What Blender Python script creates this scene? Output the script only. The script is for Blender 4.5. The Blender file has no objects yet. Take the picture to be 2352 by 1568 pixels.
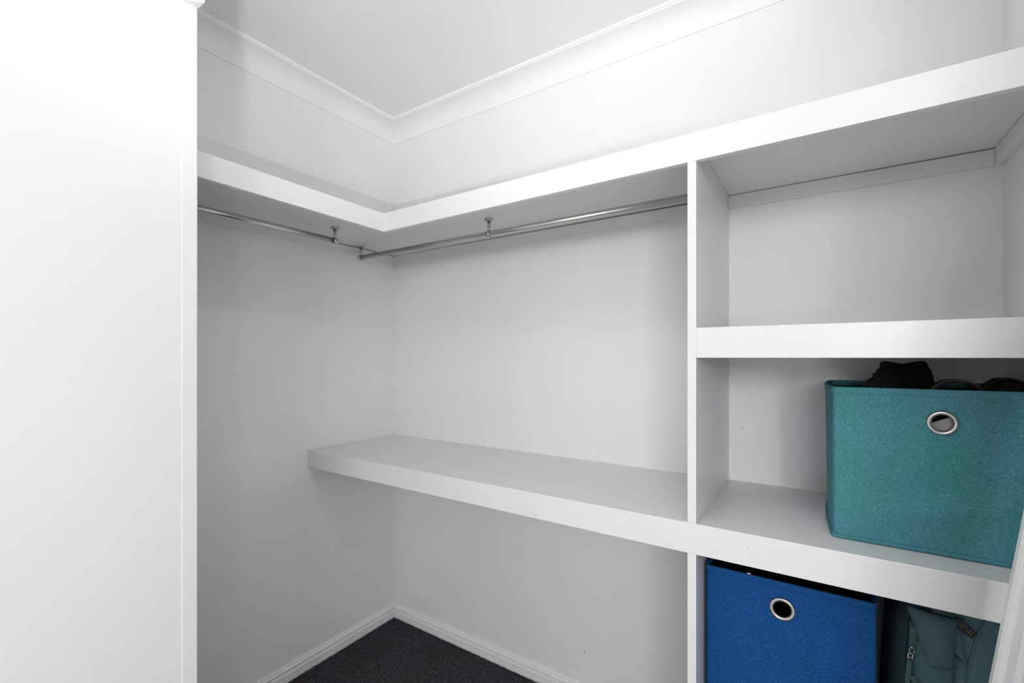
import bpy, bmesh, math, random
from mathutils import Vector, Matrix, noise

# ------------------------------------------------------------------ camera, world, lights, exposure
scene = bpy.context.scene
COL = scene.collection
random.seed(7)
F_PX = 1057.05
cam_d = bpy.data.cameras.new('camera')
cam = bpy.data.objects.new('camera', cam_d)
COL.objects.link(cam)
cam_d.sensor_fit = 'HORIZONTAL'
cam_d.sensor_width = 36.0
cam_d.lens = F_PX / 2352 * 36.0
cam_d.shift_y = 35.82 / 2352
cam_d.clip_start = 0.02
cam.location = (1.7418, -1.5658, 1.2835)
cam.rotation_euler = (math.radians(90), 0, math.radians(90 - 56.2974))
scene.camera = cam

scene.view_settings.view_transform = 'Standard'
scene.view_settings.look = 'None'
scene.view_settings.gamma = 1.0
scene.view_settings.use_curve_mapping = False
scene.view_settings.exposure = 0.05

world = bpy.data.worlds.new('world')
scene.world = world
world.use_nodes = True
world.node_tree.nodes['Background'].inputs['Color'].default_value = (0.9, 0.95, 1.0, 1)
world.node_tree.nodes['Background'].inputs['Strength'].default_value = 0.6

LAMP_POS = (1.36, -1.20, 2.27)   # pendant bulb of the robe
LAMP_W = 3.8
DAY_W = 57.0
GLOBE_POS = (2.35, -2.20, 1.10)    # added globe fill light, unseen behind the camera
GLOBE_W = 9.0
SPOT_POS = (1.95, -2.00, 1.00)     # added spot in place of a camera flash, turned up at the ceiling
SPOT_AIM = (1.11, -0.92, 2.40)
SPOT_W = 73.0
# daylight entering through the bedroom window behind the camera
WIN = (2.075, 3.725, 1.50, 2.30)      # x0, x1, z0, z1
day_d = bpy.data.lights.new('daylight', 'AREA')
day_d.shape = 'RECTANGLE'
day_d.size = WIN[1] - WIN[0]
day_d.size_y = WIN[3] - WIN[2]
day_d.energy = DAY_W
day_d.color = (0.985, 0.992, 1.0)
day = bpy.data.objects.new('daylight', day_d)
COL.objects.link(day)
day.location = ((WIN[0] + WIN[1]) / 2, -4.59, (WIN[2] + WIN[3]) / 2)
day.rotation_euler = (math.radians(90 + 5), 0, 0)   # tilted slightly up, added to brighten the ceiling

# ------------------------------------------------------------------ dimensions (metres)
W = 2.108          # right wall
H = 2.40           # ceiling
YF = -4.60         # bedroom wall behind the camera
XR = 4.30          # bedroom right wall
YR = -1.00         # the robe's right wall ends here and the bedroom opens out
DEP = 0.463        # shelf depth
XD1, XD2 = 1.4904, 1.5095
NX, NY = 0.60, -1.1045   # partition face and its end
FL = 0.012         # carpet surface
TH = 0.018

# ------------------------------------------------------------------ materials
MATS = {}
def new_mat(name):
    m = bpy.data.materials.new(name)
    m.use_nodes = True
    MATS[name] = m
    nt = m.node_tree
    return m, nt, nt.nodes['Principled BSDF']

def srgb(r, g, b):
    f = lambda c: c / 12.92 if c <= 0.04045 else ((c + 0.055) / 1.055) ** 2.4
    return (f(r / 255), f(g / 255), f(b / 255), 1)

def plain(name, col, rough=0.5, metal=0.0, bump=0.0, bscale=200, spec=0.5):
    m, nt, b = new_mat(name)
    b.inputs['Base Color'].default_value = col
    b.inputs['Roughness'].default_value = rough
    b.inputs['Metallic'].default_value = metal
    b.inputs['Specular IOR Level'].default_value = spec
    if bump:
        tc = nt.nodes.new('ShaderNodeTexCoord')
        n = nt.nodes.new('ShaderNodeTexNoise')
        n.inputs['Scale'].default_value = bscale
        n.inputs['Detail'].default_value = 3
        bp = nt.nodes.new('ShaderNodeBump')
        bp.inputs['Strength'].default_value = bump
        bp.inputs['Distance'].default_value = 0.001
        nt.links.new(tc.outputs['Object'], n.inputs['Vector'])
        nt.links.new(n.outputs['Fac'], bp.inputs['Height'])
        nt.links.new(bp.outputs['Normal'], b.inputs['Normal'])
    return m

def paint(name, col, rough, blot=0.03, bump=0.15, bscale=250):
    """painted surface: faint cloudy tone plus roller stipple"""
    m, nt, b = new_mat(name)
    b.inputs['Roughness'].default_value = rough
    b.inputs['Specular IOR Level'].default_value = 0.35
    tc = nt.nodes.new('ShaderNodeTexCoord')
    n = nt.nodes.new('ShaderNodeTexNoise'); n.inputs['Scale'].default_value = 3.0; n.inputs['Detail'].default_value = 4
    r = nt.nodes.new('ShaderNodeMapRange')
    r.inputs['To Min'].default_value = 1 - blot; r.inputs['To Max'].default_value = 1 + blot
    mx = nt.nodes.new('ShaderNodeMix'); mx.data_type = 'RGBA'; mx.blend_type = 'MULTIPLY'
    mx.inputs[0].default_value = 1.0
    mx.inputs[6].default_value = col
    nt.links.new(tc.outputs['Object'], n.inputs['Vector'])
    nt.links.new(n.outputs['Fac'], r.inputs['Value'])
    nt.links.new(r.outputs['Result'], mx.inputs[7])
    nt.links.new(mx.outputs[2], b.inputs['Base Color'])
    n2 = nt.nodes.new('ShaderNodeTexNoise'); n2.inputs['Scale'].default_value = bscale; n2.inputs['Detail'].default_value = 2
    bp = nt.nodes.new('ShaderNodeBump'); bp.inputs['Strength'].default_value = bump; bp.inputs['Distance'].default_value = 0.0006
    nt.links.new(tc.outputs['Object'], n2.inputs['Vector'])
    nt.links.new(n2.outputs['Fac'], bp.inputs['Height'])
    nt.links.new(bp.outputs['Normal'], b.inputs['Normal'])
    return m, nt, b, mx

M_WALL = paint('wall_paint', (0.885, 0.885, 0.888, 1), 0.55)[0]
M_CEIL = paint('ceiling_paint', (0.93, 0.93, 0.93, 1), 0.7)[0]
M_TRIM = paint('trim_gloss', (0.925, 0.925, 0.925, 1), 0.32, 0.01, 0.05, 120)[0]
M_JOIN = paint('joinery_paint', (0.82, 0.82, 0.822, 1), 0.30, 0.015, 0.08, 90)[0]

M_BOUNCE = paint('pale_bounce_floor', (0.70, 0.685, 0.665, 1), 0.4, 0.08, 0.1, 60)[0]  # unseen floor, made pale to bounce light up to the ceiling
M_STRIP = paint('strip_grey', (0.79, 0.79, 0.793, 1), 0.45, 0.01, 0.05, 120)[0]  # slightly greyer tone for the strips above the top shelf

# bench board: the same paint with two small yellowed stains
M_BENCH, _nt, _b, _mx = paint('bench_paint', (0.82, 0.82, 0.822, 1), 0.30, 0.015, 0.08, 90)
def add_stain(nt, b, src, centre, radius, col):
    g = nt.nodes.new('ShaderNodeNewGeometry')
    d = nt.nodes.new('ShaderNodeVectorMath'); d.operation = 'DISTANCE'
    d.inputs[1].default_value = centre
    n = nt.nodes.new('ShaderNodeTexNoise'); n.inputs['Scale'].default_value = 35; n.inputs['Detail'].default_value = 3
    mr = nt.nodes.new('ShaderNodeMapRange'); mr.inputs['From Min'].default_value = radius; mr.inputs['From Max'].default_value = 0.0
    ml = nt.nodes.new('ShaderNodeMath'); ml.operation = 'MULTIPLY'
    mx = nt.nodes.new('ShaderNodeMix'); mx.data_type = 'RGBA'; mx.inputs[7].default_value = col
    nt.links.new(g.outputs['Position'], d.inputs[0])
    nt.links.new(g.outputs['Position'], n.inputs['Vector'])
    nt.links.new(d.outputs['Value'], mr.inputs['Value'])
    nt.links.new(mr.outputs['Result'], ml.inputs[0]); nt.links.new(n.outputs['Fac'], ml.inputs[1])
    nt.links.new(ml.outputs[0], mx.inputs[0])
    nt.links.new(src, mx.inputs[6])
    nt.links.new(mx.outputs[2], b.inputs['Base Color'])
    return mx.outputs[2]
_o = add_stain(_nt, _b, _mx.outputs[2], (0.02, -0.42, 0.904), 0.12, (0.80, 0.68, 0.46, 1))
add_stain(_nt, _b, _o, (1.46, -0.07, 0.904), 0.12, (0.80, 0.68, 0.50, 1))

M_CHROME = plain('brushed_chrome', (0.62, 0.61, 0.57, 1), 0.22, 1.0, 0.25, 400)
M_NICKEL = plain('polished_nickel', (0.50, 0.485, 0.47, 1), 0.24, 1.0)
M_BLACKLIN = plain('black_lining', (0.006, 0.006, 0.007, 1), 0.9, 0, 0.3, 500, 0.2)
M_BLACKCLOTH = plain('black_cloth', (0.007, 0.007, 0.008, 1), 0.85, 0, 0.5, 700, 0.3)
M_BLACKRUB = plain('black_rubber', (0.010, 0.010, 0.011, 1), 0.6, 0, 0.2, 300, 0.3)
M_GREY = plain('grey_card', (0.42, 0.40, 0.38, 1), 0.7, 0, 0.2, 300)
M_BROWN = plain('brown_leather_edge', (0.055, 0.022, 0.010, 1), 0.5, 0, 0.3, 300)
M_SCUFF = plain('scuff_grey', (0.22, 0.21, 0.21, 1), 0.8, 0, 0.1, 300)
M_CRACK = plain('paint_chip', (0.30, 0.29, 0.28, 1), 0.8, 0, 0.1, 300)
M_MIRROR = plain('mirror_silver', (0.80, 0.83, 0.85, 1), 0.02, 1.0)
M_BACK = plain('mirror_backing', (0.25, 0.19, 0.13, 1), 0.8, 0, 0.3, 200)
M_LABEL = plain('black_label', (0.012, 0.013, 0.013, 1), 0.7, 0, 0.2, 600)
M_PRINT = plain('grey_print', (0.10, 0.11, 0.11, 1), 0.7, 0, 0.1, 600)
M_WHITETAG = plain('white_tag', (0.75, 0.75, 0.75, 1), 0.6, 0, 0.1, 300)

def fabric(name, c_dark, c_mid, c_light, hue_alt, scale=1.0, contrast=1.0, bump=0.5):
    """slubby linen: crossing thread streaks in two directions"""
    m, nt, b = new_mat(name)
    b.inputs['Roughness'].default_value = 0.85
    b.inputs['Specular IOR Level'].default_value = 0.2
    tc = nt.nodes.new('ShaderNodeTexCoord')
    def streak(sx, sy, sz):
        mp = nt.nodes.new('ShaderNodeMapping'); mp.inputs['Scale'].default_value = (sx * scale, sy * scale, sz * scale)
        n = nt.nodes.new('ShaderNodeTexNoise'); n.inputs['Scale'].default_value = 1.0; n.inputs['Detail'].default_value = 2.0
        nt.links.new(tc.outputs['Object'], mp.inputs['Vector']); nt.links.new(mp.outputs['Vector'], n.inputs['Vector'])
        return n.outputs['Fac']
    h = streak(110, 110, 950)     # weft
    v = streak(950, 950, 110)     # warp
    w = streak(620, 620, 620)     # crossings
    def math_n(op, a, bb):
        q = nt.nodes.new('ShaderNodeMath'); q.operation = op
        for i, s in enumerate((a, bb)):
            if isinstance(s, (int, float)): q.inputs[i].default_value = s
            else: nt.links.new(s, q.inputs[i])
        return q.outputs[0]
    s1 = math_n('ADD', h, v)
    s2 = math_n('ADD', s1, w)
    s = math_n('DIVIDE', s2, 3.0)
    ramp = nt.nodes.new('ShaderNodeValToRGB')
    e = ramp.color_ramp.elements
    e[0].position = 0.5 - 0.12 / contrast; e[0].color = c_dark
    e[1].position = 0.5 + 0.14 / contrast; e[1].color = c_light
    mid = e.new(0.5); mid.color = c_mid
    nt.links.new(s, ramp.inputs['Fac'])
    big = nt.nodes.new('ShaderNodeTexNoise'); big.inputs['Scale'].default_value = 9.0; big.inputs['Detail'].default_value = 1.0
    nt.links.new(tc.outputs['Object'], big.inputs['Vector'])
    mr = nt.nodes.new('ShaderNodeMapRange'); mr.inputs['From Min'].default_value = 0.40; mr.inputs['From Max'].default_value = 0.62
    nt.links.new(big.outputs['Fac'], mr.inputs['Value'])
    mx = nt.nodes.new('ShaderNodeMix'); mx.data_type = 'RGBA'; mx.blend_type = 'MULTIPLY'
    mx.inputs[7].default_value = hue_alt
    nt.links.new(mr.outputs['Result'], mx.inputs[0])
    nt.links.new(ramp.outputs['Color'], mx.inputs[6])
    nt.links.new(mx.outputs[2], b.inputs['Base Color'])
    bp = nt.nodes.new('ShaderNodeBump'); bp.inputs['Strength'].default_value = bump; bp.inputs['Distance'].default_value = 0.0006
    nt.links.new(s, bp.inputs['Height']); nt.links.new(bp.outputs['Normal'], b.inputs['Normal'])
    return m

M_TEAL = fabric('teal_linen', (0.032, 0.158, 0.212, 1), (0.068, 0.242, 0.308, 1), (0.165, 0.370, 0.440, 1), (0.86, 1.0, 0.84, 1), 1.45)
M_BLUE = fabric('blue_linen', (0.002, 0.034, 0.150, 1), (0.004, 0.068, 0.258, 1), (0.042, 0.150, 0.370, 1), (0.7, 1.0, 0.92, 1), 1.45)
M_BAG = fabric('dark_green_nylon', (0.055, 0.102, 0.118, 1), (0.070, 0.126, 0.145, 1), (0.090, 0.155, 0.172, 1), (0.85, 1.0, 0.95, 1), 0.9, 0.8, 0.2)
M_WEB = fabric('green_webbing', (0.035, 0.065, 0.065, 1), (0.060, 0.098, 0.098, 1), (0.10, 0.145, 0.145, 1), (0.9, 1.0, 1.0, 1), 1.0)

# carpet
M_CARPET, nt, b = new_mat('carpet_wool')
b.inputs['Roughness'].default_value = 1.0
b.inputs['Specular IOR Level'].default_value = 0.05
tc = nt.nodes.new('ShaderNodeTexCoord')
n1 = nt.nodes.new('ShaderNodeTexNoise'); n1.inputs['Scale'].default_value = 5; n1.inputs['Detail'].default_value = 3
n2 = nt.nodes.new('ShaderNodeTexNoise'); n2.inputs['Scale'].default_value = 260; n2.inputs['Detail'].default_value = 2
r1 = nt.nodes.new('ShaderNodeValToRGB')
r1.color_ramp.elements[0].position = 0.40; r1.color_ramp.elements[0].color = (0.062, 0.058, 0.046, 1)
r1.color_ramp.elements[1].position = 0.55; r1.color_ramp.elements[1].color = (0.050, 0.064, 0.074, 1)
r2 = nt.nodes.new('ShaderNodeMapRange')
r2.inputs['From Min'].default_value = 0.3; r2.inputs['From Max'].default_value = 0.7
r2.inputs['To Min'].default_value = 0.55; r2.inputs['To Max'].default_value = 1.6
mx = nt.nodes.new('ShaderNodeMix'); mx.data_type = 'RGBA'; mx.blend_type = 'MULTIPLY'; mx.inputs[0].default_value = 1
nt.links.new(tc.outputs['Object'], n1.inputs['Vector']); nt.links.new(tc.outputs['Object'], n2.inputs['Vector'])
nt.links.new(n1.outputs['Fac'], r1.inputs['Fac']); nt.links.new(n2.outputs['Fac'], r2.inputs['Value'])
nt.links.new(r1.outputs['Color'], mx.inputs[6]); nt.links.new(r2.outputs['Result'], mx.inputs[7])
gi = nt.nodes.new('ShaderNodeNewGeometry')
ri_ = nt.nodes.new('ShaderNodeMapRange'); ri_.inputs['To Min'].default_value = 0.25; ri_.inputs['To Max'].default_value = 1.9
mi = nt.nodes.new('ShaderNodeMix'); mi.data_type = 'RGBA'; mi.blend_type = 'MULTIPLY'; mi.inputs[0].default_value = 1
nt.links.new(gi.outputs['Random Per Island'], ri_.inputs['Value'])
nt.links.new(mx.outputs[2], mi.inputs[6]); nt.links.new(ri_.outputs['Result'], mi.inputs[7])
nt.links.new(mi.outputs[2], b.inputs['Base Color'])

# lamp glass: opal spheres that give the lamps' light
def opal(name, watts, r, col):
    m, nt, b = new_mat(name)
    b.inputs['Base Color'].default_value = (0.9, 0.9, 0.88, 1)
    b.inputs['Emission Color'].default_value = col
    b.inputs['Emission Strength'].default_value = watts / (4 * math.pi ** 2 * r * r)
    return m
M_BULB = opal('bulb_opal', LAMP_W, 0.035, (1.0, 0.985, 0.965, 1))
M_GLOBE = opal('globe_opal', GLOBE_W, 0.06, (1.0, 0.985, 0.965, 1))
M_GLASS, nt, b = new_mat('window_glass')
b.inputs['Base Color'].default_value = (1, 1, 1, 1)
b.inputs['Roughness'].default_value = 0.0
b.inputs['Transmission Weight'].default_value = 1.0
b.inputs['IOR'].default_value = 1.0

# ------------------------------------------------------------------ helpers
def link(name, bm, mat, parent=None, smooth=False):
    me = bpy.data.meshes.new(name)
    bmesh.ops.recalc_face_normals(bm, faces=bm.faces)
    bm.to_mesh(me); bm.free()
    if smooth:
        for p in me.polygons: p.use_smooth = True
    me.materials.append(mat)
    o = bpy.data.objects.new(name, me)
    COL.objects.link(o)
    if parent: 
        o.parent = parent
    return o

def empty(name, loc, label=None, cat=None, group=None):
    o = bpy.data.objects.new(name, None)
    o.empty_display_size = 0.05
    COL.objects.link(o)
    o.location = loc
    if label: o['label'] = label
    if cat: o['category'] = cat
    if group: o['group'] = group
    return o

def tag(o, label, cat, group=None):
    o['label'] = label; o['category'] = cat
    if group: o['group'] = group
    return o

def struct(o):
    o['kind'] = 'structure'
    return o

def add_box(bm, x0, x1, y0, y1, z0, z1, bev=0.0):
    r = bmesh.ops.create_cube(bm, size=1.0)
    for v in r['verts']:
        v.co = Vector((x0 if v.co.x < 0 else x1, y0 if v.co.y < 0 else y1, z0 if v.co.z < 0 else z1))
    if bev:
        es = list({e for v in r['verts'] for e in v.link_edges})
        bmesh.ops.bevel(bm, geom=es, offset=bev, segments=2, affect='EDGES', profile=0.6)

def box(name, b6, mat, parent=None, bev=0.0, origin=None):
    """world-space box; when parented the mesh is stored relative to the parent's location"""
    off = Vector(parent.location) if parent else Vector((0, 0, 0))
    bm = bmesh.new()
    add_box(bm, *b6, bev=bev)
    for v in bm.verts: v.co -= off
    return link(name, bm, mat, parent)

def add_prism(bm, pts, z0, z1):
    lo = [bm.verts.new((x, y, z0)) for x, y in pts]
    hi = [bm.verts.new((x, y, z1)) for x, y in pts]
    bm.faces.new(lo[::-1]); bm.faces.new(hi)
    n = len(pts)
    for i in range(n):
        bm.faces.new((lo[i], lo[(i + 1) % n], hi[(i + 1) % n], hi[i]))

def sweep(name, path, prof, mat, zsign, zbase, parent=None, start_mitre=None, end_mitre=None):
    """sweep profile (distance from wall, height) along a plan path; the room lies to the right of travel.
    start/end mitre: extra plan vectors per unit of distance, for mitred ends"""
    bm = bmesh.new()
    n = len(path)
    rings = []
    for i, p in enumerate(path):
        p = Vector(p)
        def nrm(a, b):
            d = (Vector(b) - Vector(a)).normalized()
            return Vector((d.y, -d.x))
        if i == 0: off = nrm(path[0], path[1]) + Vector(start_mitre or (0, 0))
        elif i == n - 1: off = nrm(path[-2], path[-1]) + Vector(end_mitre or (0, 0))
        else: off = nrm(path[i - 1], path[i]) + nrm(path[i], path[i + 1])
        rings.append([bm.verts.new((p.x + off.x * d, p.y + off.y * d, zbase + zsign * h)) for d, h in prof])
    m = len(prof)
    for a, b in zip(rings, rings[1:]):
        for j in range(m):
            bm.faces.new((a[j], a[(j + 1) % m], b[(j + 1) % m], b[j]))
    bm.faces.new(rings[0]); bm.faces.new(rings[-1][::-1])
    return link(name, bm, mat, parent)

def add_lathe(bm, prof, mat4, seg=24, close=False):
    """profile of (radius, axial) around local z, then placed with mat4"""
    rings = []
    for r, z in prof:
        if r < 1e-6:
            rings.append([bm.verts.new(mat4 @ Vector((0, 0, z)))])
        else:
            rings.append([bm.verts.new(mat4 @ Vector((r * math.cos(2 * math.pi * k / seg), r * math.sin(2 * math.pi * k / seg), z))) for k in range(seg)])
    pairs = list(zip(rings, rings[1:]))
    if close: pairs.append((rings[-1], rings[0]))
    for a, b in pairs:
        for k in range(seg):
            k2 = (k + 1) % seg
            if len(a) == 1 and len(b) == 1: continue
            if len(a) == 1: bm.faces.new((a[0], b[k2], b[k]))
            elif len(b) == 1: bm.faces.new((a[k], a[k2], b[0]))
            else: bm.faces.new((a[k], a[k2], b[k2], b[k]))

def add_tube(bm, pts, r, seg=10, flat=None):
    """round tube, or a flat band when flat=(half_width, half_thickness, width_direction)"""
    pts = [Vector(p) for p in pts]
    rings = []
    for i, p in enumerate(pts):
        t = (pts[min(i + 1, len(pts) - 1)] - pts[max(i - 1, 0)]).normalized()
        if flat:
            wdir = Vector(flat[2]); wdir = (wdir - t * wdir.dot(t)).normalized()
            nd = t.cross(wdir)
            hw, ht = flat[0], flat[1]
            ring = [p + wdir * a * hw + nd * b * ht for a, b in ((-1, -1), (1, -1), (1, 1), (-1, 1))]
        else:
            up = Vector((0, 0, 1)) if abs(t.z) < 0.9 else Vector((1, 0, 0))
            s = t.cross(up).normalized(); u = s.cross(t)
            ring = [p + (s * math.cos(2 * math.pi * k / seg) + u * math.sin(2 * math.pi * k / seg)) * r for k in range(seg)]
        rings.append([bm.verts.new(q) for q in ring])
    m = len(rings[0])
    for a, b in zip(rings, rings[1:]):
        for j in range(m):
            bm.faces.new((a[j], a[(j + 1) % m], b[(j + 1) % m], b[j]))
    bm.faces.new(rings[0][::-1]); bm.faces.new(rings[-1])

def rel(bm, parent):
    for v in bm.verts: v.co -= Vector(parent.location)

# ------------------------------------------------------------------ room shell
struct(box('floor', (-0.1, XR + 0.1, -1.30, 0.1, -0.08, FL - 0.004), M_CARPET))
struct(box('floor_bedroom', (-0.1, XR + 0.1, YF - 0.1, -1.30, -0.08, FL - 0.004), M_BOUNCE))
struct(box('ceiling', (-0.1, XR + 0.1, YF - 0.1, 0.1, H, H + 0.08), M_CEIL))
wl = struct(box('wall_left', (-0.1, 0.0, YF - 0.1, 0.1, FL - 0.004, H), M_WALL))
wb = struct(box('wall_back', (0.0, W, 0.0, 0.1, FL - 0.004, H), M_WALL))
bm = bmesh.new()
add_prism(bm, [(W, 0.1), (W, YR), (XR, YR), (XR, YR + 0.1), (W + 0.1, YR + 0.1), (W + 0.1, 0.1)], FL - 0.004, H)
struct(link('wall_right', bm, M_WALL))
struct(box('wall_bedroom', (XR, XR + 0.1, YF - 0.1, YR + 0.1, FL - 0.004, H), M_WALL))
bm = bmesh.new()
add_prism(bm, [(0.0, YF), (NX, YF), (NX, NY - 0.003), (NX - 0.003, NY), (0.0, NY)], FL - 0.004, H)
wp = struct(link('wall_partition', bm, M_WALL))
# wall behind the camera, with the window opening
bm = bmesh.new()
x0, x1, z0, z1 = WIN
for b6 in ((NX, x0, YF - 0.1, YF, FL - 0.004, H), (x1, XR, YF - 0.1, YF, FL - 0.004, H),
           (x0, x1, YF - 0.1, YF, FL - 0.004, z0), (x0, x1, YF - 0.1, YF, z1, H)):
    add_box(bm, *b6)
struct(link('wall_front', bm, M_WALL))
win = struct(empty('window_1', ((x0 + x1) / 2, YF, z0)))
for b6 in ((x0, x0 + 0.03, YF - 0.06, YF - 0.01, z0, z1), (x1 - 0.03, x1, YF - 0.06, YF - 0.01, z0, z1),
           (x0 + 0.03, x1 - 0.03, YF - 0.06, YF - 0.01, z0, z0 + 0.03), (x0 + 0.03, x1 - 0.03, YF - 0.06, YF - 0.01, z1 - 0.03, z1)):
    box('window_frame', b6, M_TRIM, win, 0.002)

# partition edge strip and the mitred head board above it
box('corner_strip', (NX, NX + 0.0022, NY - 0.031, NY - 0.003, FL - 0.004, 2.053), M_WALL, wp, 0.0008)
head = struct(empty('trim_1', (NX, NY, 2.053)))
bm = bmesh.new()
add_prism(bm, [(NX, YF), (NX + 0.033, YF), (NX + 0.033, NY - 0.0005), (NX, NY - 0.0335)], 2.055, 2.125)
rel(bm, head); link('head_board', bm, M_TRIM, head)
bm = bmesh.new()
add_prism(bm, [(NX, NY - 0.0325), (NX + 0.0325, NY), (NX, NY)], 2.053, 2.125)
rel(bm, head); link('mitre_return', bm, M_TRIM, head)

# cove cornice
def cove():
    p = [(0, 0), (0.0913, 0.0), (0.0913, 0.0085), (0.0865, 0.0095)]
    a, c, e = Vector((0.0840, 0.0120)), Vector((0.026, 0.016)), Vector((0.0045, 0.0655))
    for k in range(0, 13):
        t = k / 12
        q = a * (1 - t) ** 2 + c * 2 * t * (1 - t) + e * t * t
        p.append((q.x, q.y))
    p += [(0.0040, 0.0705), (0.0, 0.0705)]
    return p
COVE = cove()
struct(sweep('trim_2', [(0, NY), (0, 0)], COVE, M_CEIL, -1, H, end_mitre=(0, -1)))
struct(sweep('trim_3', [(0, 0), (W, 0)], COVE, M_CEIL, -1, H, start_mitre=(1, 0), end_mitre=(-1, 0)))
struct(sweep('trim_4', [(W, 0), (W, YR), (XR, YR)], COVE, M_CEIL, -1, H, start_mitre=(0, -1)))
struct(sweep('trim_5', [(NX, YF), (NX, NY)], COVE, M_CEIL, -1, H, end_mitre=(0, 1)))
struct(sweep('trim_6', [(NX, NY), (0.092, NY)], COVE, M_CEIL, -1, H, start_mitre=(1, 0)))

# skirting
SK = [(0, 0.0665), (0.0035, 0.0665), (0.0055, 0.0645), (0.0065, 0.0590), (0.0060, 0.0570), (0.0100, 0.0545),
      (0.0115, 0.0510), (0.0112, 0.0480), (0.0092, 0.0465), (0.0035, 0.0460), (0.0035, 0.0425), (0.0120, 0.0395), (0.0138, 0.0365),
      (0.0138, 0.0290), (0.0122, 0.0270), (0.0122, 0.0), (0, 0.0)]
struct(sweep('baseboard_left', [(0, NY), (0, -0.0008)], SK, M_TRIM, 1, FL - 0.004, end_mitre=(0, -1)))
struct(sweep('baseboard_back', [(0, 0), (XD1, 0)], SK, M_TRIM, 1, FL - 0.004, start_mitre=(1, 0)))
struct(sweep('baseboard_right', [(W, -DEP - 0.005), (W, YR), (XR, YR)], SK, M_TRIM, 1, FL - 0.004))

# scuffs and chips on the walls
def scuff(parent, plane, u, z, du, dz, wid, mat=M_SCUFF):
    bm = bmesh.new()
    a = Vector((u, z)); b = Vector((u + du, z + dz)); d = (b - a); n = Vector((-d.y, d.x)).normalized() * wid / 2
    m = (a + b) / 2 + n * 0.6
    pts = [a, m - n * 1.6, b, m + n * 0.4]
    front, back = [], []
    for q in pts:
        for e, lst in ((0.0004, front), (-0.0004, back)):
            if plane == 'x': lst.append(bm.verts.new((0.0 + e, q.x, q.y)))
            elif plane == 'y': lst.append(bm.verts.new((q.x, 0.0 - e, q.y)))
            else: lst.append(bm.verts.new((q.x, plane - e, q.y)))
    bm.faces.new(front); bm.faces.new(back[::-1])
    for i in range(4): bm.faces.new((front[i], front[(i + 1) % 4], back[(i + 1) % 4], back[i]))
    if parent.location.length: rel(bm, parent)
    return link('scuff_mark', bm, mat, parent)
scuff(wl, 'x', -0.584, 0.487, 0.004, -0.010, 0.002)
scuff(wl, 'x', -0.683, 0.366, 0.006, -0.004, 0.002)
scuff(wl, 'x', -0.540, 0.122, 0.002, -0.011, 0.002)
scuff(wl, 'x', -0.640, 0.070 + 0.03, 0.006, 0.002, 0.002)
scuff(wb, 'y', 1.019, 0.204, 0.003, -0.018, 0.0025)
scuff(wb, 'y', 0.960, 0.260, 0.004, -0.006, 0.002)
scuff(wb, 'y', 1.770, 1.595, 0.001, -0.003, 0.0015)
scuff(wb, 'y', 1.545, 1.06, 0.002, 0.012, 0.0015)

# ------------------------------------------------------------------ carpet pile
verts, faces = [], []
rnd = random.Random(3)
step = 0.0034
nx = int(0.95 / step)
for i in range(nx):
    for j in range(int(0.75 / step)):
        x = 0.012 + i * step + rnd.uniform(-1, 1) * 0.0016
        y = -0.012 - j * step + rnd.uniform(-1, 1) * 0.0016
        if x / 0.95 - y / 0.72 > 1.12: continue
        a = rnd.uniform(0, 6.283); wd = rnd.uniform(0.0011, 0.0019); h = rnd.uniform(0.004, 0.0085)
        lx, ly = rnd.uniform(-1, 1) * 0.0026, rnd.uniform(-1, 1) * 0.0026
        c, s = math.cos(a) * wd, math.sin(a) * wd
        k = len(verts); zb = FL - 0.0045
        verts += [(max(x - c, 0.0122), min(y - s, -0.0122), zb), (max(x + c, 0.0122), min(y + s, -0.0122), zb),
                  (max(x - s * .6, .0122), min(y + c * .6, -.0122), zb), (max(x + lx, .0122), min(y + ly, -.0122), FL - 0.004 + h)]
        faces += [(k, k + 1, k + 3), (k + 1, k + 2, k + 3), (k + 2, k, k + 3)]
me = bpy.data.meshes.new('carpet_pile')
me.from_pydata(verts, [], faces); me.update()
me.materials.append(M_CARPET)
pile = bpy.data.objects.new('carpet_pile', me); COL.objects.link(pile)
tag(pile, 'dark blue-grey cut pile carpet in the corner under the bench', 'carpet'); pile['kind'] = 'stuff'

# ------------------------------------------------------------------ built-in joinery
B = 0.0012
# L-shaped top shelf
zt, zb_, zu = 1.797, 1.732, 1.781
top = empty('corner_shelf', (0.2, -0.2, zu), 'white L-shaped top shelf with deep front edge wrapping the corner, rails hung below', 'shelf')
box('shelf_board', (0.0, W, -DEP + TH, 0.0, zu, zt), M_JOIN, top, 0.0008)
box('shelf_board', (0.0, 0.461 - TH, NY, -DEP + TH - 0.0008, zu - 0.002, zt - 0.001), M_JOIN, top, 0.0008)
box('front_edge', (0.461, W, -DEP, -DEP + TH, zb_, zt), M_JOIN, top, B)
box('front_edge', (0.461 - TH, 0.461, NY, -DEP + TH, zb_, zt), M_JOIN, top, B)
zc = 1.742
box('cleat', (TH, XD1, -TH, 0.0, zc, zu - 0.0055), M_JOIN, top, B)
box('cleat', (0.0, TH, NY, 0.0, zc, zu - 0.0075), M_JOIN, top, B)
box('cleat', (XD2, W - TH, -TH, 0.0, zc, zu - 0.0018), M_JOIN, top, B)
box('cleat', (W - TH, W, -DEP + TH, 0.0, zc, zu - 0.0005), M_JOIN, top, B)

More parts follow.
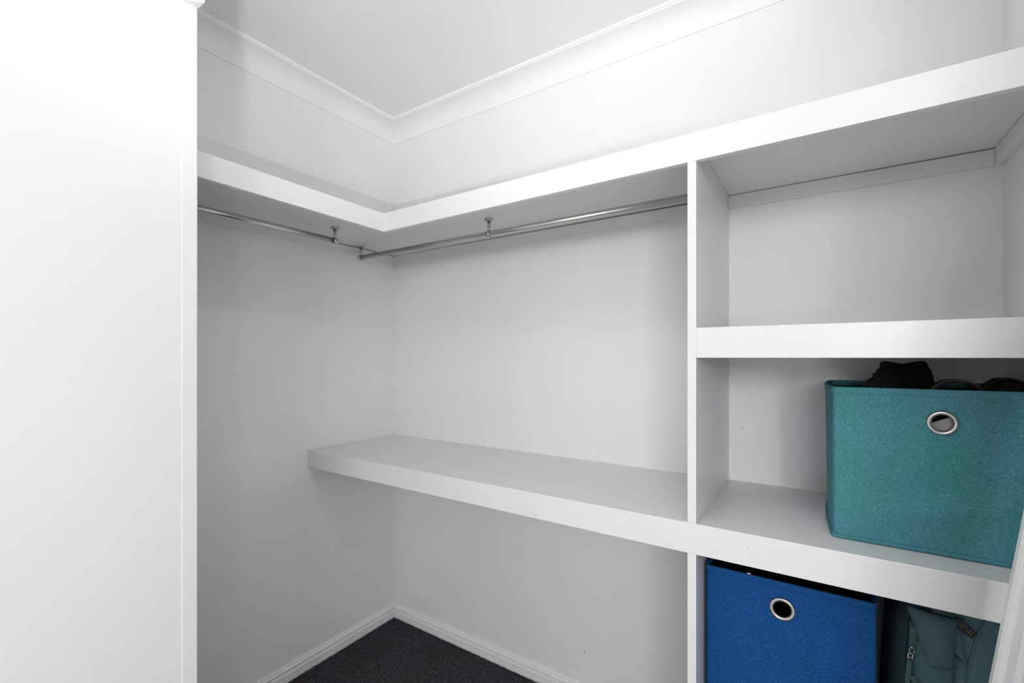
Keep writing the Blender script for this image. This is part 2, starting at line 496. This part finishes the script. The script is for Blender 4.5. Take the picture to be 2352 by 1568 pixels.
# thin strips, greyer than the walls, along them above the shelf, jointed near the corner
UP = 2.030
def grey_strip(x0, x1, y0, y1, ax):
    box('grey_strip', (x0, x1, y0, y1, zt, UP - 0.018), M_STRIP, top, 0.001)
    if ax == 'x': box('grey_strip_lip', (x0, x1 - 0.0025, y0, y1, UP - 0.018, UP), M_STRIP, top, 0.0022)
    else: box('grey_strip_lip', (x0, x1, y0 + 0.0025, y1, UP - 0.018, UP), M_STRIP, top, 0.0022)
grey_strip(0.0, 0.010, NY, -0.0660, 'x')
grey_strip(0.0, 0.010, -0.0645, 0.0, 'x')
grey_strip(0.010, 0.0600, -0.010, 0.0, 'y')
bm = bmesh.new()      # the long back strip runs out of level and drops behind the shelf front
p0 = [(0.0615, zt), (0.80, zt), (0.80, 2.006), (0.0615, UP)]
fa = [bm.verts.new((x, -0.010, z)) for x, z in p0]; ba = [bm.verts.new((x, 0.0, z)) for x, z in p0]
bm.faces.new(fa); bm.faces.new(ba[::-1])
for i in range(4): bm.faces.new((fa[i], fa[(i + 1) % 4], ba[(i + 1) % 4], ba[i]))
rel(bm, top); link('grey_strip', bm, M_STRIP, top)
# the old shelf sags a few millimetres at its inner corner
for o in top.children:
    if o.name.split('.')[0] in ('shelf_board', 'front_edge'):
        for v in o.data.vertices:
            x, y = v.co.x + top.location.x, v.co.y + top.location.y
            v.co.z += -0.0052 + 0.0057 * max(0, x - 0.461) / 1.6 + 0.0045 * max(0, -0.463 - y) / 0.6

# long bench shelf, running through behind and past the upright
bz, bb = 0.904, 0.834
bench = empty('bench_shelf', (0.7, -0.2, bb), 'long white bench shelf running from left wall to right wall under the rails', 'shelf')
box('shelf_board', (0.0, W, -DEP + TH, 0.0, bz - 0.02, bz - 0.0006), M_BENCH, bench, 0.0004)
fe = box('front_edge', (0.0, W, -DEP, -DEP + TH, bb, bz), M_JOIN, bench, B)
box('cleat', (0.0, TH, -DEP + TH, 0.0, bb + 0.01, bz - 0.02), M_JOIN, bench, B)
box('cleat', (TH, XD1, -TH, 0.0, bb + 0.01, bz - 0.02), M_JOIN, bench, B)
def chip(u, z, du, dz, wid):
    o = scuff(bench, -DEP, u, z, du, dz, wid, M_CRACK); o.name = 'paint_chip'
chip(1.072, 0.8425, 0.020, 0.0030, 0.0014)
chip(0.910, 0.8705, 0.0025, 0.001, 0.0020)
chip(0.872, 0.8810, 0.003, 0.000, 0.0012)
chip(1.612, 0.8775, 0.004, -0.005, 0.0012)

# upright divider
div = empty('divider_panel', ((XD1 + XD2) / 2, -0.2, FL - 0.004), 'white upright panel dividing the hanging space from the cubbies', 'panel')
box('upper_panel', (XD1, XD2, -DEP + TH, 0.0, bz, zu - 0.0020), M_JOIN, div)
box('upper_edge_strip', (XD1, XD2, -DEP, -DEP + TH, bz, zb_ - 0.0016), M_JOIN, div, 0.0008)
box('lower_panel', (XD1, XD2, -DEP + TH, 0.0, FL - 0.004, bz - 0.02), M_JOIN, div)
box('lower_edge_strip', (XD1, XD2, -DEP, -DEP + TH, FL - 0.004, bb), M_JOIN, div, 0.0008)

# cubby shelves on the right
def cubby_shelf(zt_, zb2, label):
    s = empty('cubby_shelf', ((XD2 + W) / 2, -0.2, zb2), label, 'shelf')
    box('shelf_board', (XD2, W, -DEP + TH, 0.0, zt_ - 0.018, zt_ - 0.0006), M_JOIN, s, 0.0004)
    box('front_edge', (XD2, W, -DEP, -DEP + TH, zb2, zt_), M_JOIN, s, B)
    box('cleat', (XD2 + TH, W - TH, -TH, 0.0, zt_ - 0.058, zt_ - 0.018), M_JOIN, s, B)
    return s
cubby_shelf(1.3501, 1.2819, 'short white cubby shelf above the teal fabric bin')
cubby_shelf(0.458, 0.390, 'low white cubby shelf under the blue bin and dark green bag')

# ------------------------------------------------------------------ hanging rails
RZ = 1.7255
def bracket(parent, at, axis, end):
    """ceiling-hung rail bracket: flange, tapered post and collar, round the rod"""
    x, y = at
    zU = (zu if axis == 'x' else zu - 0.002) - 0.0052 + 0.0057 * max(0, x - 0.461) / 1.6
    br = empty('bracket', (0, 0, 0)); br.parent = parent
    off = Vector(parent.location)
    bm = bmesh.new()
    T = Matrix.Translation(Vector((x, y, 0)) - off)
    add_lathe(bm, [(0.0, zU), (0.0165, zU), (0.0170, zU - 0.002), (0.0150, zU - 0.0045), (0.0085, zU - 0.0065), (0.0, zU - 0.0065)], T, 24)
    link('flange', bm, M_NICKEL, br, True)
    bm = bmesh.new()
    add_lathe(bm, [(0.0, zU - 0.006), (0.0072, zU - 0.006), (0.0048, zU - 0.030), (0.0046, RZ + 0.010), (0.0, RZ + 0.008)], T, 16)
    link('post', bm, M_NICKEL, br, True)
    bm = bmesh.new()
    R = Matrix.Translation(Vector((x, y, RZ)) - off) @ (Matrix.Rotation(math.radians(90), 4, 'Y') if axis == 'x' else Matrix.Rotation(math.radians(-90), 4, 'X'))
    if end == 0:
        pr = [(0.0100, -0.006), (0.0122, -0.006), (0.0126, 0), (0.0122, 0.006), (0.0100, 0.006)]
        add_lathe(bm, pr, R, 24, close=True)
    else:
        s = end
        pr = [(0.0100, s * 0.008), (0.0122, s * 0.008), (0.0125, 0), (0.0120, -s * 0.006), (0.0095, -s * 0.011), (0.005, -s * 0.0138), (0.0, -s * 0.0145)]
        add_lathe(bm, pr, R, 24)
    link('collar', bm, M_NICKEL, br, True)
    return br

def rod(parent, p0, p1):
    bm = bmesh.new()
    o = Vector(parent.location)
    add_tube(bm, [Vector(p0) - o, Vector(p1) - o], 0.0098, 20)
    ob = link('rod', bm, M_CHROME, parent)
    for p in ob.data.polygons: p.use_smooth = len(p.vertices) == 4
    return ob

LX, RY = 0.212, -0.237
rl = empty('hanging_rail', (LX, -0.8, RZ), 'short worn chrome hanging rail below the left arm of the top shelf', 'rail')
rod(rl, (LX, -0.487, RZ), (LX, NY, RZ))
bracket(rl, (LX, -0.485), 'y', -1)
rr = empty('hanging_rail', (0.77, RY, RZ), 'long chrome hanging rail below the back arm of the top shelf, ending at the divider', 'rail')
rod(rr, (0.050, RY, RZ), (XD1, RY, RZ))
bracket(rr, (0.048, RY), 'x', 1)
bracket(rr, (0.756, RY), 'x', 0)

# ------------------------------------------------------------------ fabric bins
def fabric_bin(name, x0, x1, y0, y1, z0, h, r, mat, gx, gz, gr, label, wob, seed, side):
    root = empty(name, ((x0 + x1) / 2, (y0 + y1) / 2, z0), label, 'storage bin')
    org = Vector(root.location)
    # plan path: list of (point, outward normal, is_front)
    path = []
    def seg(a, b, n, step):
        a, b = Vector(a), Vector(b); k = max(1, int((b - a).length / step))
        for i in range(k): path.append((a + (b - a) * i / k, Vector(n)))
    def arc(c, a0):
        for i in range(6):
            t = math.radians(a0 + 90 * i / 6)
            d = Vector((math.cos(t), math.sin(t)))
            path.append((Vector(c) + d * r, d))
    seg((x0 + r, y0), (x1 - r, y0), (0, -1), 0.0035)
    arc((x1 - r, y0 + r), -90)
    seg((x1, y0 + r), (x1, y1 - r), (1, 0), 0.02)
    arc((x1 - r, y1 - r), 0)
    seg((x1 - r, y1), (x0 + r, y1), (0, 1), 0.02)
    arc((x0 + r, y1 - r), 90)
    seg((x0, y1 - r), (x0, y0 + r), (-1, 0), 0.008)
    arc((x0 + r, y0 + r), 180)
    def bulge(p, n, z):
        t = (z - z0) / h
        s = math.sin(math.pi * min(max(t, 0), 1))
        b = 0.0
        if n.y < -0.9:
            u = (p.x - x0) / (x1 - x0)
            e = math.sin(math.pi * u) ** 0.5 if 0 < u < 1 else 0
            v = noise.noise(Vector((p.x * 9 + seed, z * 13, seed)))
            fold = math.exp(-((t - 0.22 - 0.30 * (u - 0.4)) / 0.07) ** 2)
            b = wob * e * s * (0.8 * v + 0.9 * fold)
        elif n.x < -0.9:
            u = (p.y - y0) / (y1 - y0)
            b = side * (0.65 + 0.35 * min(max(t, 0), 1)) * math.sin(math.pi * min(max(u, 0), 1)) ** 0.8
        return b
    def shell(off, zlo, zhi, nz, hole, flare=0.0):
        bm = bmesh.new(); rows = []
        for k in range(nz + 1):
            z = zlo + (zhi - zlo) * k / nz
            rows.append([bm.verts.new(Vector((p.x + n.x * (off + bulge(p, n, z)), p.y + n.y * (off + bulge(p, n, z)), z)) - org) for p, n in path])
        m = len(path)
        for a, b in zip(rows, rows[1:]):
            for j in range(m):
                q = (a[j], a[(j + 1) % m], b[(j + 1) % m], b[j])
                if hole and path[j][1].y < -0.9:
                    c = sum((v.co for v in q), Vector()) / 4 + org
                    if math.hypot(c.x - gx, c.z - gz) < gr * 0.78: continue
                bm.faces.new(q)
        return bm, rows
    nz = int(h / 0.0045)
    bm, rows = shell(0, z0 + 0.004, z0 + h, nz, True)
    link('fabric_body', bm, mat, root, True)
    bm, rows = shell(-0.004, z0 + 0.006, z0 + h - 0.001, nz, True)
    bm.faces.new(rows[0])
    link('lining', bm, M_BLACKLIN, root, True)
    # hem round the rim: a folded band over both faces
    bm = bmesh.new(); rings = []
    pr = [(0.0005, h - 0.0135), (0.0014, h - 0.0125), (0.0014, h - 0.001), (0.0004, h + 0.0012), (-0.0036, h + 0.0012), (-0.0052, h - 0.001), (-0.0052, h - 0.0125)]
    for d, zz in pr:
        rings.append([bm.verts.new(Vector((p.x + n.x * (d + bulge(p, n, z0 + zz)), p.y + n.y * (d + bulge(p, n, z0 + zz)), z0 + zz)) - org) for p, n in path])
    m = len(path)
    for a, b in zip(rings, rings[1:] + rings[:1]):
        for j in range(m): bm.faces.new((a[j], a[(j + 1) % m], b[(j + 1) % m], b[j]))
    hem = link('hem', bm, mat, root, True)
    # bottom piping
    bm = bmesh.new(); rings = []
    for k in range(8):
        t = 2 * math.pi * k / 8
        rings.append([bm.verts.new(Vector((p.x + n.x * (0.0008 + 0.0032 * math.cos(t) + bulge(p, n, z0)), p.y + n.y * (0.0008 + 0.0032 * math.cos(t) + bulge(p, n, z0)), z0 + 0.0042 + 0.0042 * math.sin(t))) - org) for p, n in path])
    for a, b in zip(rings, rings[1:] + rings[:1]):
        for j in range(m): bm.faces.new((a[j], a[(j + 1) % m], b[(j + 1) % m], b[j]))
    link('piping', bm, mat, root, True)
    # grommet
    yb = y0 - bulge(Vector((gx, y0)), Vector((0, -1)), gz)
    Rm = Matrix.Translation(Vector((gx, yb, gz)) - org) @ Matrix.Rotation(math.radians(90), 4, 'X')
    ri = gr * 0.64
    bm = bmesh.new()
    pr = [(ri, -0.007), (ri, 0.001)]
    for k in range(11):
        t = math.pi - math.pi * k / 10
        c = (gr + ri) / 2; w = (gr - ri) / 2
        pr.append((c + w * math.cos(t), 0.001 + 0.0042 * math.sin(t)))
    pr += [(gr, 0.0), (gr * 0.9, -0.0005), (ri + 0.001, -0.007)]
    add_lathe(bm, pr, Rm, 48, close=True)
    link('grommet', bm, M_NICKEL, root, True)
    return root

TY = -0.378
teal = fabric_bin('fabric_bin', 1.7675, 2.1010, TY, -0.040, bz, 0.316, 0.006, M_TEAL, 1.9377, 1.1577, 0.0240,
                  'teal linen fabric bin with steel grommet, full of dark shoes and belt', 0.0075, 1.7, 0.013)
blue = fabric_bin('fabric_bin', 1.5185, 1.8385, -0.400, -0.060, 0.458, 0.332, 0.008, M_BLUE, 1.675, 0.7327, 0.0255,
                  'royal blue fabric bin with steel grommet under the bench shelf', 0.0015, 5.2, 0.0)
box('fibre_tag', (1.606, 1.613, -0.3985, -0.3975, 0.7895, 0.7935), M_WHITETAG, blue)

# ------------------------------------------------------------------ contents of the teal bin
gz_top = 1.140
bm = bmesh.new()
add_box(bm, 1.7740, 2.0940, -0.3520, -0.0480, bz + 0.0065, gz_top, 0.012)
for _ in range(2): bmesh.ops.subdivide_edges(bm, edges=[e for e in bm.edges if e.calc_length() > 0.05], cuts=2, use_grid_fill=True)
for v in bm.verts:
    if v.co.z > gz_top - 0.002: v.co.z -= 0.0005 * (1 + noise.noise(v.co * 40))
g = link('folded_garment', bm, M_BLACKCLOTH, None, True)
tag(g, 'black folded clothing lying in the bottom of the teal bin', 'clothing')

bm = bmesh.new()
pts = [(1.895, bz + 0.0065), (1.985, bz + 0.0065), (1.985, 1.184), (1.915, 1.1505), (1.895, 1.142)]
fr = [bm.verts.new((x, -0.3640, z)) for x, z in pts]; bk = [bm.verts.new((x, -0.3615, z)) for x, z in pts]
bm.faces.new(fr); bm.faces.new(bk[::-1])
for i in range(5): bm.faces.new((fr[i], fr[(i + 1) % 5], bk[(i + 1) % 5], bk[i]))
tag(link('grey_card', bm, M_GREY), 'light grey card seen through the grommet of the teal bin', 'card')

def sneaker(name, loc, rot, label):
    root = empty(name, loc, label, 'shoe')
    root.rotation_euler = rot
    L = 0.240
    keys = [(0.0, .006, .030), (0.04, .026, .042), (0.12, .038, .054), (0.28, .044, .068), (0.40, .040, .096), (0.50, .035, .126),
            (0.60, .034, .130), (0.75, .034, .128), (0.88, .034, .130), (0.96, .028, .126), (1.0, .010, .100)]
    def at(s):
        for a, b in zip(keys, keys[1:]):
            if s <= b[0]:
                t = (s - a[0]) / (b[0] - a[0]); t = t * t * (3 - 2 * t)
                return a[1] + (b[1] - a[1]) * t, a[2] + (b[2] - a[2]) * t
        return keys[-1][1:]
    bm = bmesh.new(); rings = []
    N, K = 36, 18
    for i in range(N + 1):
        s = i / N; w, h = at(s); ring = []
        for k in range(K + 1):
            t = math.pi * k / K
            cx = math.copysign(abs(math.cos(t)) ** 0.75, math.cos(t)); sz = math.sin(t) ** 0.75
            ring.append(bm.verts.new((s * L - L / 2, cx * w * (1 - 0.25 * sz), 0.018 + (h - 0.018) * sz)))
        rings.append(ring)
    for a, b in zip(rings, rings[1:]):
        for k in range(K): bm.faces.new((a[k], a[k + 1], b[k + 1], b[k]))
    bm.faces.new(rings[0]); bm.faces.new(rings[-1][::-1])
    link('upper', bm, M_BLACKCLOTH, root, True)
    bm = bmesh.new()
    lo, hi = [], []
    for i in list(range(N + 1)):
        s = i / N; w, h = at(s); lo.append((s * L - L / 2, w + 0.004)); 
    out = [(x, y) for x, y in lo] + [(x, -y) for x, y in lo[::-1]]
    add_prism(bm, out, 0.0, 0.022)
    link('sole', bm, M_BLACKRUB, root)
    bm = bmesh.new()
    loop = []
    for k in range(25):
        t = 2 * math.pi * k / 24
        loop.append(Vector((0.050 + 0.050 * math.cos(t), 0.022 * math.sin(t), 0.124 + 0.004 * math.cos(2 * t))))
    add_tube(bm, loop, 0.0065, 8)
    link('collar', bm, M_BLACKCLOTH, root, True)
    for i in range(4):
        s = 0.27 + 0.06 * i; w, h = at(s); x = s * L - L / 2
        bm = bmesh.new()
        add_tube(bm, [Vector((x + (0.006 if q > 0 else -0.006) * 0.5, q * w * 0.55, h * (1.02 - 0.10 * abs(q)))) for q in (-1, -0.5, 0, 0.5, 1)], 0.0028, 6)
        link('lace', bm, M_BLACKRUB, root, True)
    return root
sneaker('sneaker', (1.868, -0.212, gz_top), (0, 0, math.radians(43)), 'black sneaker poking out of the teal bin on the left')

# coiled belt standing on edge
belt = empty('leather_belt', (1.978, -0.250, gz_top), 'coiled black leather belt with brown edge in the teal bin', 'belt')
for part, rad, wid, th, mat, yo in (('outer_coil', 0.0470, 0.015, 0.0016, M_BLACKRUB, 0.0), ('inner_coil', 0.0425, 0.015, 0.0016, M_BLACKRUB, 0.0), ('brown_edge', 0.0470, 0.0016, 0.0019, M_BROWN, -0.0166)):
    bm = bmesh.new(); rings = []
    for k in range(49):
        t = 2 * math.pi * k / 48
        rings.append([bm.verts.new(((rad + b) * math.cos(t), yo + a, 0.0490 + (rad + b) * math.sin(t))) for a, b in ((-wid, -th), (wid, -th), (wid, th), (-wid, th))])
    for a, b in zip(rings, rings[1:]):
        for j in range(4): bm.faces.new((a[j], a[(j + 1) % 4], b[(j + 1) % 4], b[j]))
    bmesh.ops.remove_doubles(bm, verts=bm.verts, dist=1e-5)
    link(part, bm, mat, belt)

# rolled dark fabric bundle on the right
bund = empty('rolled_socks', (2.052, -0.235, gz_top), 'black rolled fabric bundle at the right end of the teal bin', 'clothing')
bm = bmesh.new()
bmesh.ops.create_uvsphere(bm, u_segments=28, v_segments=18, radius=1.0)
for v in bm.verts:
    q = v.co.copy(); k = 1 + 0.06 * noise.noise(q * 2.3) + 0.02 * math.sin(q.y * 22)
    v.co = Vector((q.x * 0.038 * k, q.y * 0.085 * k, 0.051 + q.z * 0.050 * k))
link('roll', bm, M_BLACKCLOTH, bund, True)
bm = bmesh.new()
add_tube(bm, [Vector((0.040 * math.cos(t), -0.030, 0.050 + 0.051 * math.sin(t))) for t in [math.pi * k / 12 for k in range(13)]], 0, flat=(0.010, 0.002, (0, 1, 0)))
link('cuff', bm, M_BLACKRUB, bund, True)

# ------------------------------------------------------------------ dark green bag
bag = empty('shoulder_bag', (1.975, -0.24, 0.458), 'dark green nylon bag with pocket flap and clip strap beside the blue bin', 'bag')
BO = Vector(bag.location)
def bfront(x, z):
    """y of the bag's front at world x, z: leans back upward and rounds off at the sides"""
    u = (x - 1.975) / 0.115
    return -0.372 + 0.035 * abs(u) ** 3 + 0.10 * max(0, z - 0.60) ** 1.5 * 1.0 + 0.004 * noise.noise(Vector((x * 16, z * 11, 2)))
bm = bmesh.new()
rings = []
NZ = 30
for k in range(NZ + 1):
    t = k / NZ; z = 0.4585 + (0.812 - 0.4585) * t
    sh = 1.0 - 0.30 * max(0, (t - 0.62) / 0.38) ** 2.2
    xl = 1.975 - 0.118 * (1.0 - 0.16 * t) * sh; xr = 1.975 + 0.116 * (1 - 0.06 * t) * sh
    ring = []
    M = 40
    for j in range(M):
        a = 2 * math.pi * j / M
        c, s = math.cos(a), math.sin(a)
        c = math.copysign(abs(c) ** 0.55, c); s = math.copysign(abs(s) ** 0.55, s)
        x = (xl + xr) / 2 + (xr - xl) / 2 * c
        yf = bfront(x, z); yb2 = -0.10 + 0.02 * t
        y = (yf + yb2) / 2 + (yb2 - yf) / 2 * s
        ring.append(bm.verts.new(Vector((x, y, z)) - BO))
    rings.append(ring)
for a, b in zip(rings, rings[1:]):
    for j in range(M): bm.faces.new((a[j], a[(j + 1) % M], b[(j + 1) % M], b[j]))
bm.faces.new(rings[0][::-1]); bm.faces.new(rings[-1])
link('body', bm, M_BAG, bag, True)

def patch(name, outline, lift, thick, mat, parent, res=10, puff=0.0, org=BO):
    """a quilted panel lying on the bag's front: quad outline (4 corners x,z), raised by lift, puffed in the middle"""
    a, b, c, d = [Vector(p) for p in outline]
    bm = bmesh.new(); F, Bk = [], []
    for i in range(res + 1):
        rf, rb = [], []
        for j in range(res + 1):
            u, v = i / res, j / res
            p = (a * (1 - u) + b * u) * (1 - v) + (d * (1 - u) + c * u) * v
            e = (math.sin(math.pi * u) * math.sin(math.pi * v))
            y = bfront(p.x, p.y)
            rf.append(bm.verts.new(Vector((p.x, y - lift - thick - puff * e ** 0.5, p.y)) - org))
            rb.append(bm.verts.new(Vector((p.x, y - lift + 0.004, p.y)) - org))
        F.append(rf); Bk.append(rb)
    for i in range(res):
        for j in range(res):
            bm.faces.new((F[i][j], F[i + 1][j], F[i + 1][j + 1], F[i][j + 1]))
            bm.faces.new((Bk[i][j + 1], Bk[i + 1][j + 1], Bk[i + 1][j], Bk[i][j]))
    for i in range(res):
        bm.faces.new((F[i][0], Bk[i][0], Bk[i + 1][0], F[i + 1][0])); bm.faces.new((F[i][res], F[i + 1][res], Bk[i + 1][res], Bk[i][res]))
        bm.faces.new((F[0][i], F[0][i + 1], Bk[0][i + 1], Bk[0][i])); bm.faces.new((F[res][i], Bk[res][i], Bk[res][i + 1], F[res][i + 1]))
    o = link(name, bm, mat, parent, True)
    return o
pk = patch('front_pocket', [(1.876, 0.47), (1.938, 0.47), (1.956, 0.735), (1.892, 0.760)], 0.002, 0.014, M_BAG, bag, 14, 0.016)
patch('pocket_flap', [(1.9165, 0.688), (1.9500, 0.700), (1.9560, 0.792), (1.8860, 0.792)], 0.022, 0.005, M_BAG, bag, 12, 0.012)
patch('lid_band', [(1.9560, 0.724), (1.9690, 0.712), (1.9580, 0.800), (1.9200, 0.800)], 0.008, 0.006, M_BAG, bag, 10, 0.003)
lab = patch('label_patch', [(1.9500, 0.782), (1.9780, 0.760), (1.9850, 0.772), (1.9580, 0.795)], 0.0145, 0.002, M_LABEL, bag, 4)
# worn unreadable print: two rows of tiny grey strokes
for k in range(9):
    for row in range(2):
        if (k * 7 + row * 3) % 5 == 0: continue
        u = (k + 0.6) / 10
        x = 1.9525 + 0.0265 * u + (0.0042 if row else 0.0012); z = 0.7826 - 0.0225 * u + (0.0080 if row else 0.0030)
        yq = bfront(x, z) - 0.0167
        bm = bmesh.new(); add_box(bm, x, x + 0.0013, yq - 0.0004, yq + 0.0004, z, z + 0.0026); 
        for v in bm.verts: v.co -= BO
        link('print_stroke', bm, M_PRINT, lab)
# side gusset fold and seams
def seam(pts, r, mat, name='seam'):
    bm = bmesh.new()
    P = [Vector((x, bfront(x, z) - l, z)) - BO for x, z, l in pts]
    add_tube(bm, P, r, 6)
    return link(name, bm, mat, bag, True)
seam([(1.9985, 0.792, 0.001), (1.990, 0.765, 0.001), (1.982, 0.735, 0.001), (1.975, 0.700, 0.001), (1.966, 0.640, 0.001), (1.962, 0.560, 0.001), (1.962, 0.480, 0.001)], 0.0022, M_BAG)
seam([(1.9480, 0.672, 0.003), (1.956, 0.660, 0.002), (1.972, 0.650, 0.001), (1.986, 0.640, 0.001)], 0.0012, M_BLACKCLOTH)
patch('side_fold', [(1.944, 0.560), (1.962, 0.560), (1.974, 0.712), (1.955, 0.715)], 0.001, 0.003, M_BAG, bag, 10, 0.007)
# clip strap hanging left of the pocket
strap = empty('clip_strap', (0, 0, 0)); strap.parent = bag
def ypk(x, z, l): return bfront(x, z) - l
bm = bmesh.new()
add_tube(bm, [Vector((x, ypk(x, z, 0.030), z)) - BO for x, z in ((1.895, 0.757), (1.8945, 0.735), (1.893, 0.716))], 0, flat=(0.0045, 0.0008, (1, 0, 0)))
link('upper_webbing', bm, M_WEB, strap)
bm = bmesh.new()
add_tube(bm, [Vector((x, ypk(x, z, l), z)) - BO for x, z, l in ((1.8885, 0.690, 0.034), (1.8870, 0.672, 0.036), (1.8850, 0.652, 0.036), (1.8885, 0.636, 0.040), (1.8990, 0.640, 0.048), (1.8980, 0.655, 0.046), (1.8915, 0.668, 0.041))], 0, flat=(0.0042, 0.0008, (0.9, -0.4, 0.3)))
link('webbing_loop', bm, M_WEB, strap)
bm = bmesh.new()
add_tube(bm, [Vector((1.8925 + 0.0042 * math.cos(t), ypk(1.8925, 0.712, 0.032), 0.7115 + 0.0062 * math.sin(t))) - BO for t in [2 * math.pi * k / 16 for k in range(17)]], 0.0011, 6)
link('ring', bm, M_NICKEL, strap, True)
bm = bmesh.new()
for dx in (-0.0035, 0.0035):
    add_tube(bm, [Vector((1.8905 + dx, ypk(1.89, 0.70, 0.033), 0.7070)) - BO, Vector((1.8885 + dx, ypk(1.89, 0.70, 0.034), 0.6890)) - BO], 0.0012, 6)
for q in range(3):
    x, z = 1.8905 - 0.001 * q, 0.7060 - 0.0082 * q
    add_tube(bm, [Vector((x - 0.0042, ypk(1.89, 0.70, 0.0335), z)) - BO, Vector((x + 0.0042, ypk(1.89, 0.70, 0.0335), z)) - BO], 0.0011, 6)
link('buckle', bm, M_NICKEL, strap, True)

# ------------------------------------------------------------------ leaning mirror
lean = math.atan(0.137)
mir = empty('leaning_mirror', (1.8574, -0.566, FL), 'white framed tall mirror leaning on the right wall before the cubbies', 'mirror')
mir.rotation_euler = (0, lean, 0)
MW, MH = 0.42, 1.62
# local axes: x = thickness (front face toward -x), -y = along the wall, z = up the mirror
def frame_ring(prof):
    bm = bmesh.new(); rings = []
    for o_, n_ in prof:
        rings.append([bm.verts.new((-n_, y, z)) for y, z in ((-o_, o_), (-MW + o_, o_), (-MW + o_, MH - o_), (-o_, MH - o_))])
    for a, b in zip(rings, rings[1:] + rings[:1]):
        for j in range(4): bm.faces.new((a[j], a[(j + 1) % 4], b[(j + 1) % 4], b[j]))
    return bm
prof = [(0.0, -0.024), (0.0, -0.006), (0.004, -0.002), (0.020, 0.002), (0.023, 0.008), (0.028, 0.011), (0.040, 0.011), (0.045, 0.008),
        (0.047, 0.002), (0.050, 0.001), (0.053, 0.003), (0.070, 0.000), (0.076, -0.004), (0.076, -0.010), (0.070, -0.024)]
link('frame', frame_ring(prof), M_TRIM, mir)
bm = bmesh.new(); add_box(bm, 0.0055, 0.0095, -MW + 0.0705, -0.0705, 0.0705, MH - 0.0705)
link('mirror_glass', bm, M_MIRROR, mir)
bm = bmesh.new(); add_box(bm, 0.0105, 0.0160, -MW + 0.0708, -0.0708, 0.0708, MH - 0.0708)
link('backing_board', bm, M_BACK, mir)

# ------------------------------------------------------------------ pendant bulb (above the frame)
lamp = empty('pendant_light', (LAMP_POS[0], LAMP_POS[1], H), 'bare opal bulb hanging on a short white cord from the robe ceiling', 'light')
dz = LAMP_POS[2] - H
bm = bmesh.new()
add_lathe(bm, [(0.0, 0.0), (0.038, 0.0), (0.038, -0.008), (0.030, -0.016), (0.0, -0.018)], Matrix.Identity(4), 28)
link('ceiling_rose', bm, M_TRIM, lamp, True)
bm = bmesh.new()
add_lathe(bm, [(0.0, -0.016), (0.003, -0.016), (0.003, dz + 0.06), (0.0, dz + 0.06)], Matrix.Identity(4), 10)
link('cord', bm, M_TRIM, lamp, True)
bm = bmesh.new()
add_lathe(bm, [(0.0, dz + 0.068), (0.010, dz + 0.066), (0.015, dz + 0.058), (0.015, dz + 0.032), (0.0, dz + 0.032)], Matrix.Identity(4), 18)
link('lamp_holder', bm, M_TRIM, lamp, True)
bm = bmesh.new()
bmesh.ops.create_uvsphere(bm, u_segments=24, v_segments=14, radius=0.035, matrix=Matrix.Translation((0, 0, dz)))
link('bulb', bm, M_BULB, lamp, True)

# ------------------------------------------------------------------ globe fill light added behind the camera, out of view
gl = empty('added_globe_fill', (GLOBE_POS[0], GLOBE_POS[1], FL - 0.004), 'added opal globe fill light on a slim stand, out of view', 'lamp')
hz = GLOBE_POS[2] - (FL - 0.004)
bm = bmesh.new()
add_lathe(bm, [(0.0, 0.0), (0.12, 0.0), (0.12, 0.010), (0.11, 0.016), (0.0, 0.018)], Matrix.Identity(4), 32)
link('base', bm, M_TRIM, gl, True)
bm = bmesh.new()
add_lathe(bm, [(0.0, 0.016), (0.008, 0.016), (0.008, hz - 0.055), (0.0, hz - 0.055)], Matrix.Identity(4), 16)
link('pole', bm, M_NICKEL, gl, True)
bm = bmesh.new()
bmesh.ops.create_uvsphere(bm, u_segments=28, v_segments=16, radius=0.06, matrix=Matrix.Translation((0, 0, hz)))
link('globe', bm, M_GLOBE, gl, True)

# ------------------------------------------------------------------ unseen spot added to act as a camera flash, turned up at the robe ceiling
sl = empty('added_flash_spot', (SPOT_POS[0] + 0.05, SPOT_POS[1] - 0.06, FL - 0.004), 'added spot in place of a camera flash, on a slim stand aimed at the ceiling', 'lamp')
so = Vector(sl.location)
aim = (Vector(SPOT_AIM) - Vector(SPOT_POS)).normalized()
bm = bmesh.new()
add_lathe(bm, [(0.0, 0.0), (0.12, 0.0), (0.12, 0.010), (0.11, 0.016), (0.0, 0.018)], Matrix.Identity(4), 32)
link('base', bm, M_TRIM, sl, True)
bm = bmesh.new()
add_lathe(bm, [(0.0, 0.016), (0.008, 0.016), (0.008, SPOT_POS[2] - 0.10), (0.0, SPOT_POS[2] - 0.10)], Matrix.Identity(4), 16)
link('pole', bm, M_NICKEL, sl, True)
bm = bmesh.new()
hm = Matrix.Translation(Vector(SPOT_POS) - so) @ aim.to_track_quat('Z', 'Y').to_matrix().to_4x4()
add_lathe(bm, [(0.0, -0.135), (0.035, -0.13), (0.055, -0.10), (0.062, 0.0), (0.058, 0.0), (0.051, -0.095), (0.030, -0.118), (0.0, -0.120)], hm, 28)
link('spot_head', bm, M_TRIM, sl, True)
sd = bpy.data.lights.new('spot_light', 'SPOT')
sd.energy = SPOT_W
sd.spot_size = math.radians(60)
sd.spot_blend = 0.9
sd.shadow_soft_size = 0.045
sd.color = (1.0, 0.99, 0.98)
spo = bpy.data.objects.new('spot_light', sd)
COL.objects.link(spo)
spo.parent = sl
spo.location = Vector(SPOT_POS) - so + aim * 0.004
spo.rotation_euler = aim.to_track_quat('-Z', 'Y').to_euler()
